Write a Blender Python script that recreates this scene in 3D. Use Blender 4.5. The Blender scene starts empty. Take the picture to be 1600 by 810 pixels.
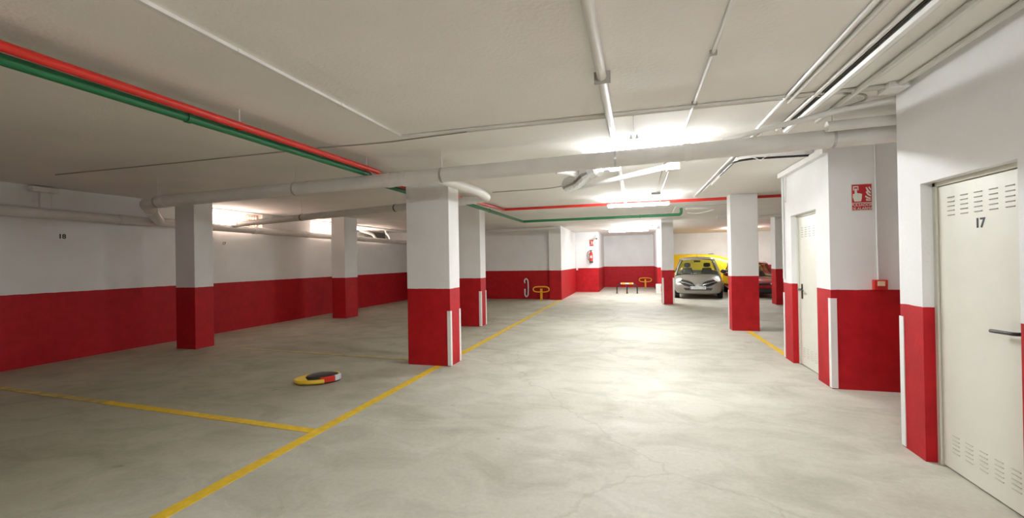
import bpy, bmesh, math, random
from mathutils import Vector, Matrix
random.seed(7)
scene = bpy.context.scene
COL = scene.collection
R = math.radians

# ------------------------------------------------------------------ camera
H_CAM = 1.47
YAW, PITCH, ROLL, F_PX = 0.2776, 0.0048, -0.0165, 681.1
cam_d = bpy.data.cameras.new('camera')
cam_d.sensor_fit = 'HORIZONTAL'
cam_d.sensor_width = 36.0
cam_d.lens = F_PX / 1600.0 * 36.0
cam_d.clip_start = 0.05
cam_d.clip_end = 200
cam = bpy.data.objects.new('camera', cam_d)
COL.objects.link(cam)
fwd = Vector((-math.sin(YAW) * math.cos(PITCH), math.cos(YAW) * math.cos(PITCH), math.sin(PITCH)))
rgt0 = Vector((math.cos(YAW), math.sin(YAW), 0))
up0 = rgt0.cross(fwd)
# camera roll
rgt = math.cos(ROLL) * rgt0 + math.sin(ROLL) * up0
up = -math.sin(ROLL) * rgt0 + math.cos(ROLL) * up0
M = Matrix((rgt, up, -fwd)).transposed().to_4x4()
M.translation = Vector((0, 0, H_CAM))
cam.matrix_world = M
scene.camera = cam

# ------------------------------------------------------------------ world, exposure
w = bpy.data.worlds.new('world')
scene.world = w
w.use_nodes = True
w.node_tree.nodes['Background'].inputs[0].default_value = (0.75, 0.85, 1.0, 1)
w.node_tree.nodes['Background'].inputs[1].default_value = 0.6
vs = scene.view_settings
vs.view_transform = 'Standard'
vs.look = 'None'
vs.exposure = 0.0
vs.gamma = 1.0
vs.use_curve_mapping = False
TUBE_STRENGTH = 385.0          # fluorescent tubes of the aisle lamps
WINDOW_STRENGTH = 15.0        # daylight panes of the high basement windows

CZ = 2.74                     # ceiling height
PAINT_Z = 1.095               # top of the red paint band

# ------------------------------------------------------------------ materials
MATS = {}


def new_mat(name):
    m = bpy.data.materials.new(name)
    m.use_nodes = True
    return m, m.node_tree.nodes, m.node_tree.links, m.node_tree.nodes['Principled BSDF']


def mat(name, col, rough=0.5, metal=0.0, bump=0.0, bscale=60.0, var=0.0, vscale=8.0, coat=0.0):
    if name in MATS:
        return MATS[name]
    m, N, L, P = new_mat(name)
    P.inputs['Base Color'].default_value = (*col, 1)
    P.inputs['Roughness'].default_value = rough
    P.inputs['Metallic'].default_value = metal
    if coat:
        P.inputs['Coat Weight'].default_value = coat
    tc = N.new('ShaderNodeTexCoord')
    if var > 0:
        nz = N.new('ShaderNodeTexNoise')
        nz.inputs['Scale'].default_value = vscale
        nz.inputs['Detail'].default_value = 5
        L.new(tc.outputs['Object'], nz.inputs['Vector'])
        rp = N.new('ShaderNodeValToRGB')
        rp.color_ramp.elements[0].position = 0.3
        rp.color_ramp.elements[1].position = 0.7
        rp.color_ramp.elements[0].color = (*[c * (1 - var) for c in col], 1)
        rp.color_ramp.elements[1].color = (*[min(1, c * (1 + var * .5)) for c in col], 1)
        L.new(nz.outputs['Fac'], rp.inputs['Fac'])
        L.new(rp.outputs['Color'], P.inputs['Base Color'])
    if bump > 0:
        nb = N.new('ShaderNodeTexNoise')
        nb.inputs['Scale'].default_value = bscale
        nb.inputs['Detail'].default_value = 4
        L.new(tc.outputs['Object'], nb.inputs['Vector'])
        b = N.new('ShaderNodeBump')
        b.inputs['Strength'].default_value = bump
        b.inputs['Distance'].default_value = 0.01
        L.new(nb.outputs['Fac'], b.inputs['Height'])
        L.new(b.outputs['Normal'], P.inputs['Normal'])
    MATS[name] = m
    return m


def emit(name, col, strength):
    m, N, L, P = new_mat(name)
    P.inputs['Base Color'].default_value = (*col, 1)
    P.inputs['Emission Color'].default_value = (*col, 1)
    P.inputs['Emission Strength'].default_value = strength
    MATS[name] = m
    return m


def paint_mat(name, red=(0.46, 0.005, 0.010), white=(0.87, 0.87, 0.865)):
    """white plaster with a brushed red band below PAINT_Z (world height)"""
    m, N, L, P = new_mat(name)
    geo = N.new('ShaderNodeNewGeometry')
    sep = N.new('ShaderNodeSeparateXYZ')
    L.new(geo.outputs['Position'], sep.inputs[0])
    wob = N.new('ShaderNodeTexNoise')
    wob.inputs['Scale'].default_value = 9
    L.new(geo.outputs['Position'], wob.inputs['Vector'])
    mm = N.new('ShaderNodeMath'); mm.operation = 'MULTIPLY_ADD'
    L.new(wob.outputs['Fac'], mm.inputs[0]); mm.inputs[1].default_value = 0.012
    L.new(sep.outputs['Z'], mm.inputs[2])
    st = N.new('ShaderNodeMath'); st.operation = 'LESS_THAN'
    L.new(mm.outputs[0], st.inputs[0]); st.inputs[1].default_value = PAINT_Z + 0.006
    # red with brush mottling
    n1 = N.new('ShaderNodeTexNoise'); n1.inputs['Scale'].default_value = 7; n1.inputs['Detail'].default_value = 6
    L.new(geo.outputs['Position'], n1.inputs['Vector'])
    r1 = N.new('ShaderNodeValToRGB')
    r1.color_ramp.elements[0].position = .3; r1.color_ramp.elements[1].position = .72
    r1.color_ramp.elements[0].color = (red[0] * .84, red[1] * .7, red[2] * .8, 1)
    r1.color_ramp.elements[1].color = (red[0] * 1.1, red[1] * 1.5, red[2] * 1.4, 1)
    L.new(n1.outputs['Fac'], r1.inputs['Fac'])
    n2 = N.new('ShaderNodeTexNoise'); n2.inputs['Scale'].default_value = 2.2; n2.inputs['Detail'].default_value = 7
    L.new(geo.outputs['Position'], n2.inputs['Vector'])
    r2 = N.new('ShaderNodeValToRGB')
    r2.color_ramp.elements[0].position = .3; r2.color_ramp.elements[1].position = .7
    r2.color_ramp.elements[0].color = (white[0] * .95, white[1] * .945, white[2] * .93, 1)
    r2.color_ramp.elements[1].color = (*white, 1)
    L.new(n2.outputs['Fac'], r2.inputs['Fac'])
    mx = N.new('ShaderNodeMix'); mx.data_type = 'RGBA'
    L.new(st.outputs[0], mx.inputs['Factor'])
    L.new(r2.outputs['Color'], mx.inputs['A']); L.new(r1.outputs['Color'], mx.inputs['B'])
    L.new(mx.outputs['Result'], P.inputs['Base Color'])
    rr = N.new('ShaderNodeMapRange')
    L.new(st.outputs[0], rr.inputs[0]); rr.inputs[3].default_value = .85; rr.inputs[4].default_value = .6
    L.new(rr.outputs[0], P.inputs['Roughness'])
    P.inputs['Specular IOR Level'].default_value = .3
    # plaster relief
    nb = N.new('ShaderNodeTexNoise'); nb.inputs['Scale'].default_value = 45; nb.inputs['Detail'].default_value = 5
    L.new(geo.outputs['Position'], nb.inputs['Vector'])
    b = N.new('ShaderNodeBump'); b.inputs['Strength'].default_value = .35; b.inputs['Distance'].default_value = .006
    L.new(nb.outputs['Fac'], b.inputs['Height']); L.new(b.outputs['Normal'], P.inputs['Normal'])
    MATS[name] = m
    return m


def floor_mat():
    m, N, L, P = new_mat('concrete_floor')
    geo = N.new('ShaderNodeNewGeometry')

    def noise(scale, detail, rough=.55, sx=1, sy=1, dist=0.0):
        mp = N.new('ShaderNodeMapping')
        mp.inputs['Scale'].default_value = (sx, sy, 1)
        L.new(geo.outputs['Position'], mp.inputs['Vector'])
        n = N.new('ShaderNodeTexNoise')
        n.inputs['Scale'].default_value = scale
        n.inputs['Detail'].default_value = detail
        n.inputs['Roughness'].default_value = rough
        n.inputs['Distortion'].default_value = dist
        L.new(mp.outputs[0], n.inputs['Vector'])
        return n

    def ramp(src, p0, c0, p1, c1):
        r = N.new('ShaderNodeValToRGB')
        r.color_ramp.elements[0].position = p0; r.color_ramp.elements[0].color = (*c0, 1)
        r.color_ramp.elements[1].position = p1; r.color_ramp.elements[1].color = (*c1, 1)
        L.new(src.outputs['Fac'], r.inputs['Fac'])
        return r

    def mul(a, b, fac):
        x = N.new('ShaderNodeMix'); x.data_type = 'RGBA'; x.blend_type = 'MULTIPLY'
        x.inputs['Factor'].default_value = fac
        L.new(a, x.inputs['A']); L.new(b, x.inputs['B'])
        return x.outputs['Result']
    base = ramp(noise(.55, 6, .6, dist=.6), .32, (.53, .505, .42), .68, (.645, .63, .55))
    clouds = ramp(noise(1.6, 6, .65, 1, 1.5, .8), .30, (.66, .655, .61), .56, (1, 1, 1))
    grain = ramp(noise(30, 5, .7), .3, (.88, .88, .87), .65, (1, 1, 1))
    spots = ramp(noise(4.2, 4, .5), .21, (.42, .41, .38), .29, (1, 1, 1))
    c = mul(base.outputs['Color'], clouds.outputs['Color'], .68)
    c = mul(c, grain.outputs['Color'], .9)
    c = mul(c, spots.outputs['Color'], .7)
    # left bays darkened in colour: dim light painted in, plus tyre dirt and oil
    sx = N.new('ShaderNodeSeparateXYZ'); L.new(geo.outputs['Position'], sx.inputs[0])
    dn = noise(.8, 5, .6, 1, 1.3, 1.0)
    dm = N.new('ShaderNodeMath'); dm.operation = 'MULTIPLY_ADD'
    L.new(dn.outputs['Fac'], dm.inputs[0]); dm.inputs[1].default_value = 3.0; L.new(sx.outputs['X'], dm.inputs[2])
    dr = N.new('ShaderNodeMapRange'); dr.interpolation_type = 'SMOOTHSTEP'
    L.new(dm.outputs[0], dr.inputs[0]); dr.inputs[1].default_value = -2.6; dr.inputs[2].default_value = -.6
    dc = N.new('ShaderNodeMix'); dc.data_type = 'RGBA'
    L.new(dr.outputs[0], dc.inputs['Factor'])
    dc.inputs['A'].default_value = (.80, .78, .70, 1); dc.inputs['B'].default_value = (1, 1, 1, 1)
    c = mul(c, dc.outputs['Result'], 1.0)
    # hairline cracks
    vo = N.new('ShaderNodeTexVoronoi'); vo.feature = 'DISTANCE_TO_EDGE'; vo.inputs['Scale'].default_value = .22
    wv = noise(1.3, 6, .6)
    ad = N.new('ShaderNodeVectorMath'); ad.operation = 'MULTIPLY_ADD'
    L.new(wv.outputs['Color'], ad.inputs[0]); ad.inputs[1].default_value = (.7, .7, 0)
    L.new(geo.outputs['Position'], ad.inputs[2]); L.new(ad.outputs[0], vo.inputs['Vector'])
    cr = N.new('ShaderNodeValToRGB')
    cr.color_ramp.elements[0].position = 0; cr.color_ramp.elements[0].color = (.55, .54, .5, 1)
    cr.color_ramp.elements[1].position = .0012; cr.color_ramp.elements[1].color = (1, 1, 1, 1)
    L.new(vo.outputs['Distance'], cr.inputs['Fac'])
    c = mul(c, cr.outputs['Color'], .3)
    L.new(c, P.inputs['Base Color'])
    rg = noise(2.1, 5)
    mr = N.new('ShaderNodeMapRange'); L.new(rg.outputs['Fac'], mr.inputs[0])
    mr.inputs[1].default_value = .3; mr.inputs[2].default_value = .7
    mr.inputs[3].default_value = .55; mr.inputs[4].default_value = .75
    L.new(mr.outputs[0], P.inputs['Roughness'])
    P.inputs['Specular IOR Level'].default_value = .32
    b = N.new('ShaderNodeBump'); b.inputs['Strength'].default_value = .12; b.inputs['Distance'].default_value = .01
    nb = noise(18, 6); L.new(nb.outputs['Fac'], b.inputs['Height']); L.new(b.outputs['Normal'], P.inputs['Normal'])
    MATS['floor'] = m
    return m


def glass_mat(name, tint, gloss=.12):
    m = bpy.data.materials.new(name); m.use_nodes = True
    N, L = m.node_tree.nodes, m.node_tree.links
    N.remove(N['Principled BSDF'])
    t = N.new('ShaderNodeBsdfTransparent'); t.inputs[0].default_value = (*tint, 1)
    g = N.new('ShaderNodeBsdfGlossy'); g.inputs['Roughness'].default_value = .03
    x = N.new('ShaderNodeMixShader'); x.inputs[0].default_value = gloss
    L.new(t.outputs[0], x.inputs[1]); L.new(g.outputs[0], x.inputs[2])
    L.new(x.outputs[0], N['Material Output'].inputs[0])
    MATS[name] = m
    return m


PAINT = paint_mat('painted_wall')
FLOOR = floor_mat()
CEIL = mat('ceiling_plaster', (.88, .855, .81), .9, bump=.25, bscale=35, var=.05, vscale=1.2)
WHITE = mat('white_pvc', (.80, .79, .76), .45, var=.05, vscale=4)
PIPEW = mat('pipe_painted', (.74, .72, .68), .5, var=.07, vscale=5)
TRIMW = mat('guard_plastic', (.86, .86, .84), .35)
JOIN = mat('pipe_collar', (.76, .74, .70), .45)
DUST = mat('cable_grey', (.38, .36, .32), .7)
BLACK = mat('black_plastic', (.012, .012, .012), .4)
STEEL = mat('galvanised', (.55, .55, .54), .35, metal=.9)
REDP = mat('red_pipe', (.62, .022, .012), .38)
GREENP = mat('green_pipe', (.010, .16, .055), .38)
YEL = mat('yellow_marking', (.84, .56, .03), .6, bump=.1, var=.14, vscale=14)
YELP = mat('yellow_paint', (.85, .45, .02), .4)
YELL = mat('lock_yellow', (.90, .60, .04), .4)
DOORC = mat('cream_steel_door', (.80, .79, .70), .4, var=.02)
FRAMEC = mat('cream_door_frame', (.72, .70, .60), .45)
DARK = mat('slot_dark', (.10, .095, .08), .7)
SLOT = mat('slot_shade', (.30, .29, .25), .7)
SLOTL = mat('slot_painted', (.58, .57, .50), .6)
SILVER = mat('silver_car_paint', (.33, .318, .275), .42, metal=.5, coat=.15)
REDCAR = mat('red_car_paint', (.30, .006, .010), .25, coat=.6)
YELCAR = mat('yellow_car_paint', (.92, .58, .01), .35, coat=.3)
RUBBER = mat('rubber', (.015, .015, .015), .8)
RIM = mat('wheel_rim', (.5, .5, .5), .35, metal=.8)
SEAT = mat('seat_cloth', (.03, .03, .03), .9)
LENS = mat('headlamp_lens', (.85, .83, .70), .35, coat=.2)
AMBER = mat('amber_lens', (.8, .35, .05), .25)
PLATE = mat('plate_white', (.82, .82, .82), .4)
INK = mat('black_ink', (.02, .02, .02), .6)
GREYINK = mat('faded_ink', (.45, .45, .45), .6)
SIGNR = mat('sign_red', (.50, .012, .02), .4)
SIGNW = mat('sign_white', (.75, .80, .70), .5)
SIGNB = mat('sign_border', (.62, .62, .52), .5)
CREAM = mat('button_cream', (.85, .72, .50), .4)
FOIL = mat('aluminium_foil_duct', (.72, .73, .75), .28, metal=.95)
TERRA = mat('terracotta', (.72, .48, .36), .8)
GREYP = mat('grey_panel', (.25, .25, .22), .7)
GLASS = glass_mat('car_glass', (.82, .88, .78), .07)
TUBE = emit('fluorescent_tube', (.955, .985, 1.0), TUBE_STRENGTH)
PANE = emit('daylight_pane', (1.0, .80, .70), WINDOW_STRENGTH)


# ------------------------------------------------------------------ mesh builder
class MB:
    def __init__(self):
        self.v, self.f = [], []

    def add(self, verts, faces):
        o = len(self.v)
        self.v += [tuple(p) for p in verts]
        self.f += [tuple(i + o for i in f) for f in faces]
        return self

    def box(self, x0, x1, y0, y1, z0, z1):
        v = [(x0, y0, z0), (x1, y0, z0), (x1, y1, z0), (x0, y1, z0), (x0, y0, z1), (x1, y0, z1), (x1, y1, z1), (x0, y1, z1)]
        return self.add(v, [(3, 2, 1, 0), (4, 5, 6, 7), (0, 1, 5, 4), (1, 2, 6, 5), (2, 3, 7, 6), (3, 0, 4, 7)])

    def tube(self, pts, r, n=12, fillet=0.0, cap=True, rfun=None):
        P = [Vector(p) for p in pts]
        if fillet > 0 and len(P) > 2:
            Q = [P[0]]
            for i in range(1, len(P) - 1):
                a, b, c = P[i - 1], P[i], P[i + 1]
                d1, d2 = (a - b), (c - b)
                t = min(fillet, d1.length * .49, d2.length * .49)
                s, e = b + d1.normalized() * t, b + d2.normalized() * t
                for k in range(7):
                    u = k / 6
                    Q.append((1 - u) ** 2 * s + 2 * u * (1 - u) * b + u * u * e)
            Q.append(P[-1])
            P = Q
        T = []
        for i in range(len(P)):
            a = P[max(0, i - 1)]; c = P[min(len(P) - 1, i + 1)]
            T.append((c - a).normalized())
        ref = Vector((0, 0, 1)) if abs(T[0].z) < .9 else Vector((1, 0, 0))
        nrm = (ref - T[0] * ref.dot(T[0])).normalized()
        verts, faces = [], []
        for i, p in enumerate(P):
            nrm = (nrm - T[i] * nrm.dot(T[i]))
            if nrm.length < 1e-5:
                nrm = Vector((1, 0, 0))
            nrm.normalize()
            bi = T[i].cross(nrm)
            rr = r if rfun is None else r * rfun(i / max(1, len(P) - 1))
            for k in range(n):
                a = 2 * math.pi * k / n
                verts.append(p + (nrm * math.cos(a) + bi * math.sin(a)) * rr)
        for i in range(len(P) - 1):
            for k in range(n):
                a, b = i * n + k, i * n + (k + 1) % n
                faces.append((a, b, b + n, a + n))
        if cap:
            faces.append(tuple(range(n - 1, -1, -1)))
            faces.append(tuple((len(P) - 1) * n + k for k in range(n)))
        return self.add(verts, faces)

    def lathe(self, prof, n=20, c=(0, 0, 0), axis='z', sx=1, sy=1):
        verts, faces = [], []
        for (r, z) in prof:
            for k in range(n):
                a = 2 * math.pi * k / n
                q = (r * math.cos(a) * sx, r * math.sin(a) * sy, z)
                if axis == 'x':
                    q = (q[2], q[0], q[1])
                elif axis == 'y':
                    q = (q[0], q[2], q[1])
                verts.append((q[0] + c[0], q[1] + c[1], q[2] + c[2]))
        for i in range(len(prof) - 1):
            for k in range(n):
                a, b = i * n + k, i * n + (k + 1) % n
                faces.append((a, b, b + n, a + n))
        faces.append(tuple(range(n - 1, -1, -1)))
        faces.append(tuple((len(prof) - 1) * n + k for k in range(n)))
        return self.add(verts, faces)

    def prism(self, poly, d, plane='xz', off=0.0):
        """extrude a 2-D polygon by d along the missing axis, starting at off"""
        n = len(poly)

        def pt(p, t):
            if plane == 'xz':
                return (p[0], t, p[1])
            if plane == 'yz':
                return (t, p[0], p[1])
            return (p[0], p[1], t)
        v = [pt(p, off) for p in poly] + [pt(p, off + d) for p in poly]
        f = [tuple(range(n)), tuple(range(2 * n - 1, n - 1, -1))]
        f += [(i, i + n, (i + 1) % n + n, (i + 1) % n) for i in range(n)]
        return self.add(v, f)

    def loft(self, rings, closed=True, caps=True):
        n = len(rings[0])
        verts = [p for r in rings for p in r]
        faces = []
        for i in range(len(rings) - 1):
            for k in range(n if closed else n - 1):
                a, b = i * n + k, i * n + (k + 1) % n
                faces.append((a, b, b + n, a + n))
        if caps:
            faces.append(tuple(range(n - 1, -1, -1)))
            faces.append(tuple((len(rings) - 1) * n + k for k in range(n)))
        return self.add(verts, faces)


ORG = {}


def mesh_of(name, mb, org=(0, 0, 0), smooth=False):
    me = bpy.data.meshes.new(name)
    me.from_pydata([(p[0] - org[0], p[1] - org[1], p[2] - org[2]) for p in mb.v], [], mb.f)
    bm = bmesh.new(); bm.from_mesh(me)
    bmesh.ops.recalc_face_normals(bm, faces=bm.faces)
    bm.to_mesh(me); bm.free()
    if smooth:
        me.polygons.foreach_set('use_smooth', [True] * len(me.polygons))
        me.set_sharp_from_angle(angle=R(40))
    me.update()
    return me


def tag(o, label=None, cat=None, group=None, kind=None):
    if label: o['label'] = label
    if cat: o['category'] = cat
    if group: o['group'] = group
    if kind: o['kind'] = kind
    return o


def root(name, label, cat, loc, rz=0.0, group=None, kind=None):
    o = bpy.data.objects.new(name, None)
    COL.objects.link(o)
    o.location = loc; o.rotation_euler = (0, 0, rz)
    o.empty_display_size = .1
    ORG[o.name] = tuple(loc) if rz == 0 else None
    return tag(o, label, cat, group, kind)


def ob(name, mb, m, parent=None, org=None, smooth=False, bevel=0.0, sub=0, local=False):
    """world-space builder: org = own origin when top level, the root's origin when a part (local=True: already local)"""
    if parent is not None:
        base = (0, 0, 0) if local else (ORG.get(parent.name) or (0, 0, 0))
    else:
        base = org or (0, 0, 0)
    me = mesh_of(name, mb, base, smooth)
    me.materials.append(m)
    o = bpy.data.objects.new(name, me)
    COL.objects.link(o)
    if parent is None:
        o.location = base
        ORG[o.name] = base
    else:
        o.parent = parent
        ORG[o.name] = base
    if bevel:
        b = o.modifiers.new('bevel', 'BEVEL'); b.width = bevel; b.segments = 2; b.limit_method = 'ANGLE'
    if sub:
        s = o.modifiers.new('subdivision', 'SUBSURF'); s.levels = sub; s.render_levels = sub
    return o


def struct(name, mb, m, label=None, **k):
    o = ob(name, mb, m, **k)
    o['kind'] = 'structure'
    if label: o['label'] = label
    return o


def text(name, s, size, m, loc, rot, parent=None, extrude=.001, align='CENTER', bold=0.0):
    """flat lettering at world loc (or in the parent's frame)"""
    cu = bpy.data.curves.new(name, 'FONT')
    cu.body = s; cu.size = size; cu.extrude = extrude; cu.offset = bold
    cu.align_x = align; cu.align_y = 'CENTER'
    t = bpy.data.objects.new(name + '_tmp', cu)
    COL.objects.link(t)
    dg = bpy.context.evaluated_depsgraph_get()
    me = bpy.data.meshes.new_from_object(t.evaluated_get(dg))
    bpy.data.objects.remove(t)
    me.materials.clear(); me.materials.append(m)
    o = bpy.data.objects.new(name, me)
    COL.objects.link(o)
    o.rotation_euler = rot
    if parent is not None:
        base = ORG.get(parent.name) or (0, 0, 0)
        o.parent = parent
        o.location = (loc[0] - base[0], loc[1] - base[1], loc[2] - base[2])
    else:
        o.location = loc
    return o


FACE_MY = (R(90), 0, 0)            # lettering read by someone looking along +Y
FACE_MX = (R(90), 0, R(-90))       # on a wall that faces -X
FACE_PX = (R(90), 0, R(90))        # on a wall that faces +X

# ------------------------------------------------------------------ structure
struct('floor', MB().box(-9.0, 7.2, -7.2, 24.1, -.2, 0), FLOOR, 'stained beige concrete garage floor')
struct('ceiling', MB().box(-9.0, 7.2, -7.2, 24.1, CZ, CZ + .2), CEIL, 'pale plastered garage ceiling slab')

# left wall with two high windows and one deep recess
wl = MB()
wl.box(-9.0, -8.8, -7.0, 16.3, 0, 2.28)
for a, b in ((-7.0, 7.05), (8.60, 10.25), (11.25, 12.15), (15.95, 16.3)):
    wl.box(-9.0, -8.8, a, b, 2.28, CZ)
for a, b in ((7.05, 8.60), (10.25, 11.25), (12.15, 15.95)):
    wl.box(-9.0, -8.8, a, b, 2.70, CZ)
# shaft behind the third opening
wl.box(-10.0, -9.0, 12.0, 16.1, 2.1, 2.26)
wl.box(-10.0, -9.0, 12.0, 16.1, 2.72, CZ + .1)
wl.box(-10.0, -9.0, 11.95, 12.15, 2.26, 2.72)
wl.box(-10.0, -9.0, 15.95, 16.15, 2.26, 2.72)
wl.box(-10.15, -10.0, 11.95, 16.15, 2.1, CZ + .1)
struct('wall_left', wl, PAINT, 'long white and dark red wall carrying the drain pipe')

wb = MB()
wb.box(-9.0, -2.68, 16.3, 16.5, 0, CZ)
wb.box(-3.14, -2.68, 16.05, 16.3, 0, CZ)
struct('wall_back_left', wb, PAINT, 'rear wall of the parking bays, white over red')
struct('wall_side', MB().box(-2.88, -2.68, 16.5, 20.1, 0, CZ), PAINT)
struct('wall_extinguisher', MB().box(-2.88, -1.65, 20.1, 20.3, 0, CZ), PAINT)
struct('wall_recess_left', MB().box(-1.85, -1.65, 20.3, 23.7, 0, CZ), PAINT)
struct('wall_far', MB().box(-1.85, 1.15, 23.7, 23.9, 0, CZ), PAINT)
struct('wall_recess_right', MB().box(.87, 1.15, 19.6, 23.7, 0, CZ), PAINT)
struct('wall_back_right', MB().box(1.15, 7.2, 23.9, 24.1, 0, CZ), PAINT)
struct('wall_right_far', MB().box(7.0, 7.2, 7.2, 23.9, 0, CZ), PAINT)
struct('wall_rear', MB().box(-9.0, 2.25, -7.2, -7.0, 0, CZ), PAINT)

# near right wall with the door opening, end return into the alcove
wr = MB()
DY0, DY1, DZ = 2.955, 3.775, 1.97
wr.box(1.95, 2.25, -7.0, DY0, 0, CZ)
wr.box(1.95, 2.25, DY0, DY1, DZ, CZ)
wr.box(1.95, 2.25, DY1, 4.05, 0, CZ)
wr.box(2.25, 3.6, 3.85, 4.05, 0, CZ)
wall_right = struct('wall_right', wr, PAINT, 'white and red wall holding the door numbered 17')
struct('wall_alcove_side', MB().box(3.4, 3.6, 4.05, 5.6, 0, CZ), PAINT)
wall_sign = struct('wall_alcove', MB().box(2.06, 3.6, 5.6, 5.8, 0, CZ), PAINT, 'alcove wall with the alarm sign and call point')
w2 = MB()
EY0, EY1 = 5.98, 6.84
w2.box(2.06, 2.36, 5.8, EY0, 0, CZ)
w2.box(2.06, 2.36, EY0, EY1, 2.03, CZ)
w2.box(2.06, 2.36, EY1, 7.2, 0, CZ)
w2.box(2.36, 7.2, 7.0, 7.2, 0, CZ)
wall_door2 = struct('wall_store', w2, PAINT, 'bright wall of the store with the second steel door')


def guard(parent, cx, cy, sx, sy, h=1.0, wd=.045, t=.006):
    """white plastic angle on a vertical edge at (cx,cy); sx,sy point into the masonry"""
    m = MB()
    x0, x1 = sorted((cx - sx * t, cx + sx * wd)); y0, y1 = sorted((cy - sy * t, cy))
    m.box(x0, x1, y0, y1, 0.01, h)
    x0, x1 = sorted((cx - sx * t, cx)); y0, y1 = sorted((cy, cy + sy * wd))
    m.box(x0, x1, y0, y1, 0.01, h)
    o = ob('corner_guard', m, TRIMW, parent)
    o['label'] = 'white plastic corner guard strip'
    return o


guard(wall_right, 1.95, 4.05, 1, -1, 1.0)
guard(wall_sign, 2.06, 5.6, 1, 1, 1.0, wd=.055)
guard(wall_door2, 2.06, 7.2, 1, -1, .95)


# ------------------------------------------------------------------ pillars
def pillar(x0, x1, y0, y1, label, guards=()):
    org = ((x0 + x1) / 2, (y0 + y1) / 2, 0)
    o = ob('concrete_pillar', MB().box(x0, x1, y0, y1, 0, CZ), PAINT, org=org, bevel=.008)
    tag(o, label, 'pillar', 'garage pillars', 'thing')
    for (gx, gy, sx, sy, h) in guards:
        guard(o, gx, gy, sx, sy, h)
    return o


pillar(-7.97, -7.52, 5.88, 6.24, 'white and dark red square pillar beside the wall number 18')
pillar(-7.96, -7.54, 10.05, 10.60, 'white and red pillar between the high window and the shaft with white pipes')
pillar(-3.20, -2.53, 5.66, 6.02, 'large white and red pillar standing on the yellow line under the big pipe',
       ((-2.53, 5.66, -1, 1, .78), (-2.53, 6.02, -1, -1, .78)))
pillar(-3.95, -3.385, 9.27, 9.62, 'white and red pillar half hidden behind the large front pillar',
       ((-3.385, 9.27, -1, 1, .80), (-3.385, 9.62, -1, -1, .80)))
pillar(1.83, 2.33, 9.63, 9.94, 'white and red pillar between the silver car and the store wall',
       ((1.83, 9.94, 1, -1, .80),))
pillar(.79, 1.155, 14.80, 15.35, 'slim white and red pillar covering the left flank of the silver car',
       ((.79, 14.80, 1, 1, .85), (1.155, 14.80, -1, 1, .85)))
p_far = pillar(4.10, 4.62, 15.05, 15.5, 'white and red pillar beside the red car',
               ((4.36, 15.05, 1, 1, .85),))

# ------------------------------------------------------------------ floor markings
def line(pts, label, wd=.10, m=None):
    (xa, ya), (xb, yb) = pts
    d = Vector((xb - xa, yb - ya)).normalized(); n = Vector((-d.y, d.x)) * wd / 2
    q = [(xa + n.x, ya + n.y), (xb + n.x, yb + n.y), (xb - n.x, yb - n.y), (xa - n.x, ya - n.y)]
    o = ob('parking_line', MB().prism(q, .0035, 'xy', .0005), m or YEL, org=((xa + xb) / 2, (ya + yb) / 2, 0))
    return tag(o, label, 'floor marking', 'yellow parking lines')


YELF = mat('yellow_marking_worn', (.60, .46, .14), .65, var=.35, vscale=6)
YELF2 = mat('yellow_marking_faded', (.56, .47, .24), .65, var=.25, vscale=5)
line(((-2.715, -1.5), (-2.715, 5.655)), 'long yellow line in the foreground leading to the large pillar')
line(((-2.715, 6.025), (-2.715, 16.0)), 'long yellow line running on from the large pillar to the rear pilaster')
line(((-5.6, 3.36), (-2.77, 3.215)), 'yellow bay line branching off the long line in front of the parking lock', .09)
line(((-8.7, 3.51), (-5.6, 3.36)), 'worn brownish yellow end of the bay line near the wall number 18', .09, YELF)
line(((-6.8, 6.12), (-3.22, 5.93)), 'faded yellow bay line between the two front pillars', .09, YELF2)
line(((2.12, 7.2), (2.12, 9.62)), 'short yellow line from the store wall to the pillar before the silver car', .09)


# ------------------------------------------------------------------ doors
def slots(parent, y_list, z_list, x, wid, m_slot):
    m = MB().box(x - .004, x + .002, -wid / 2, wid / 2, -.003, .003)
    me = mesh_of('vent_slot', m); me.materials.append(m_slot)
    base = ORG[parent.name]
    for yy in y_list:
        for zz in z_list:
            o = bpy.data.objects.new('vent_slot', me); COL.objects.link(o)
            o.parent = parent
            o.location = (-base[0], yy - base[1], zz - base[2])


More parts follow.
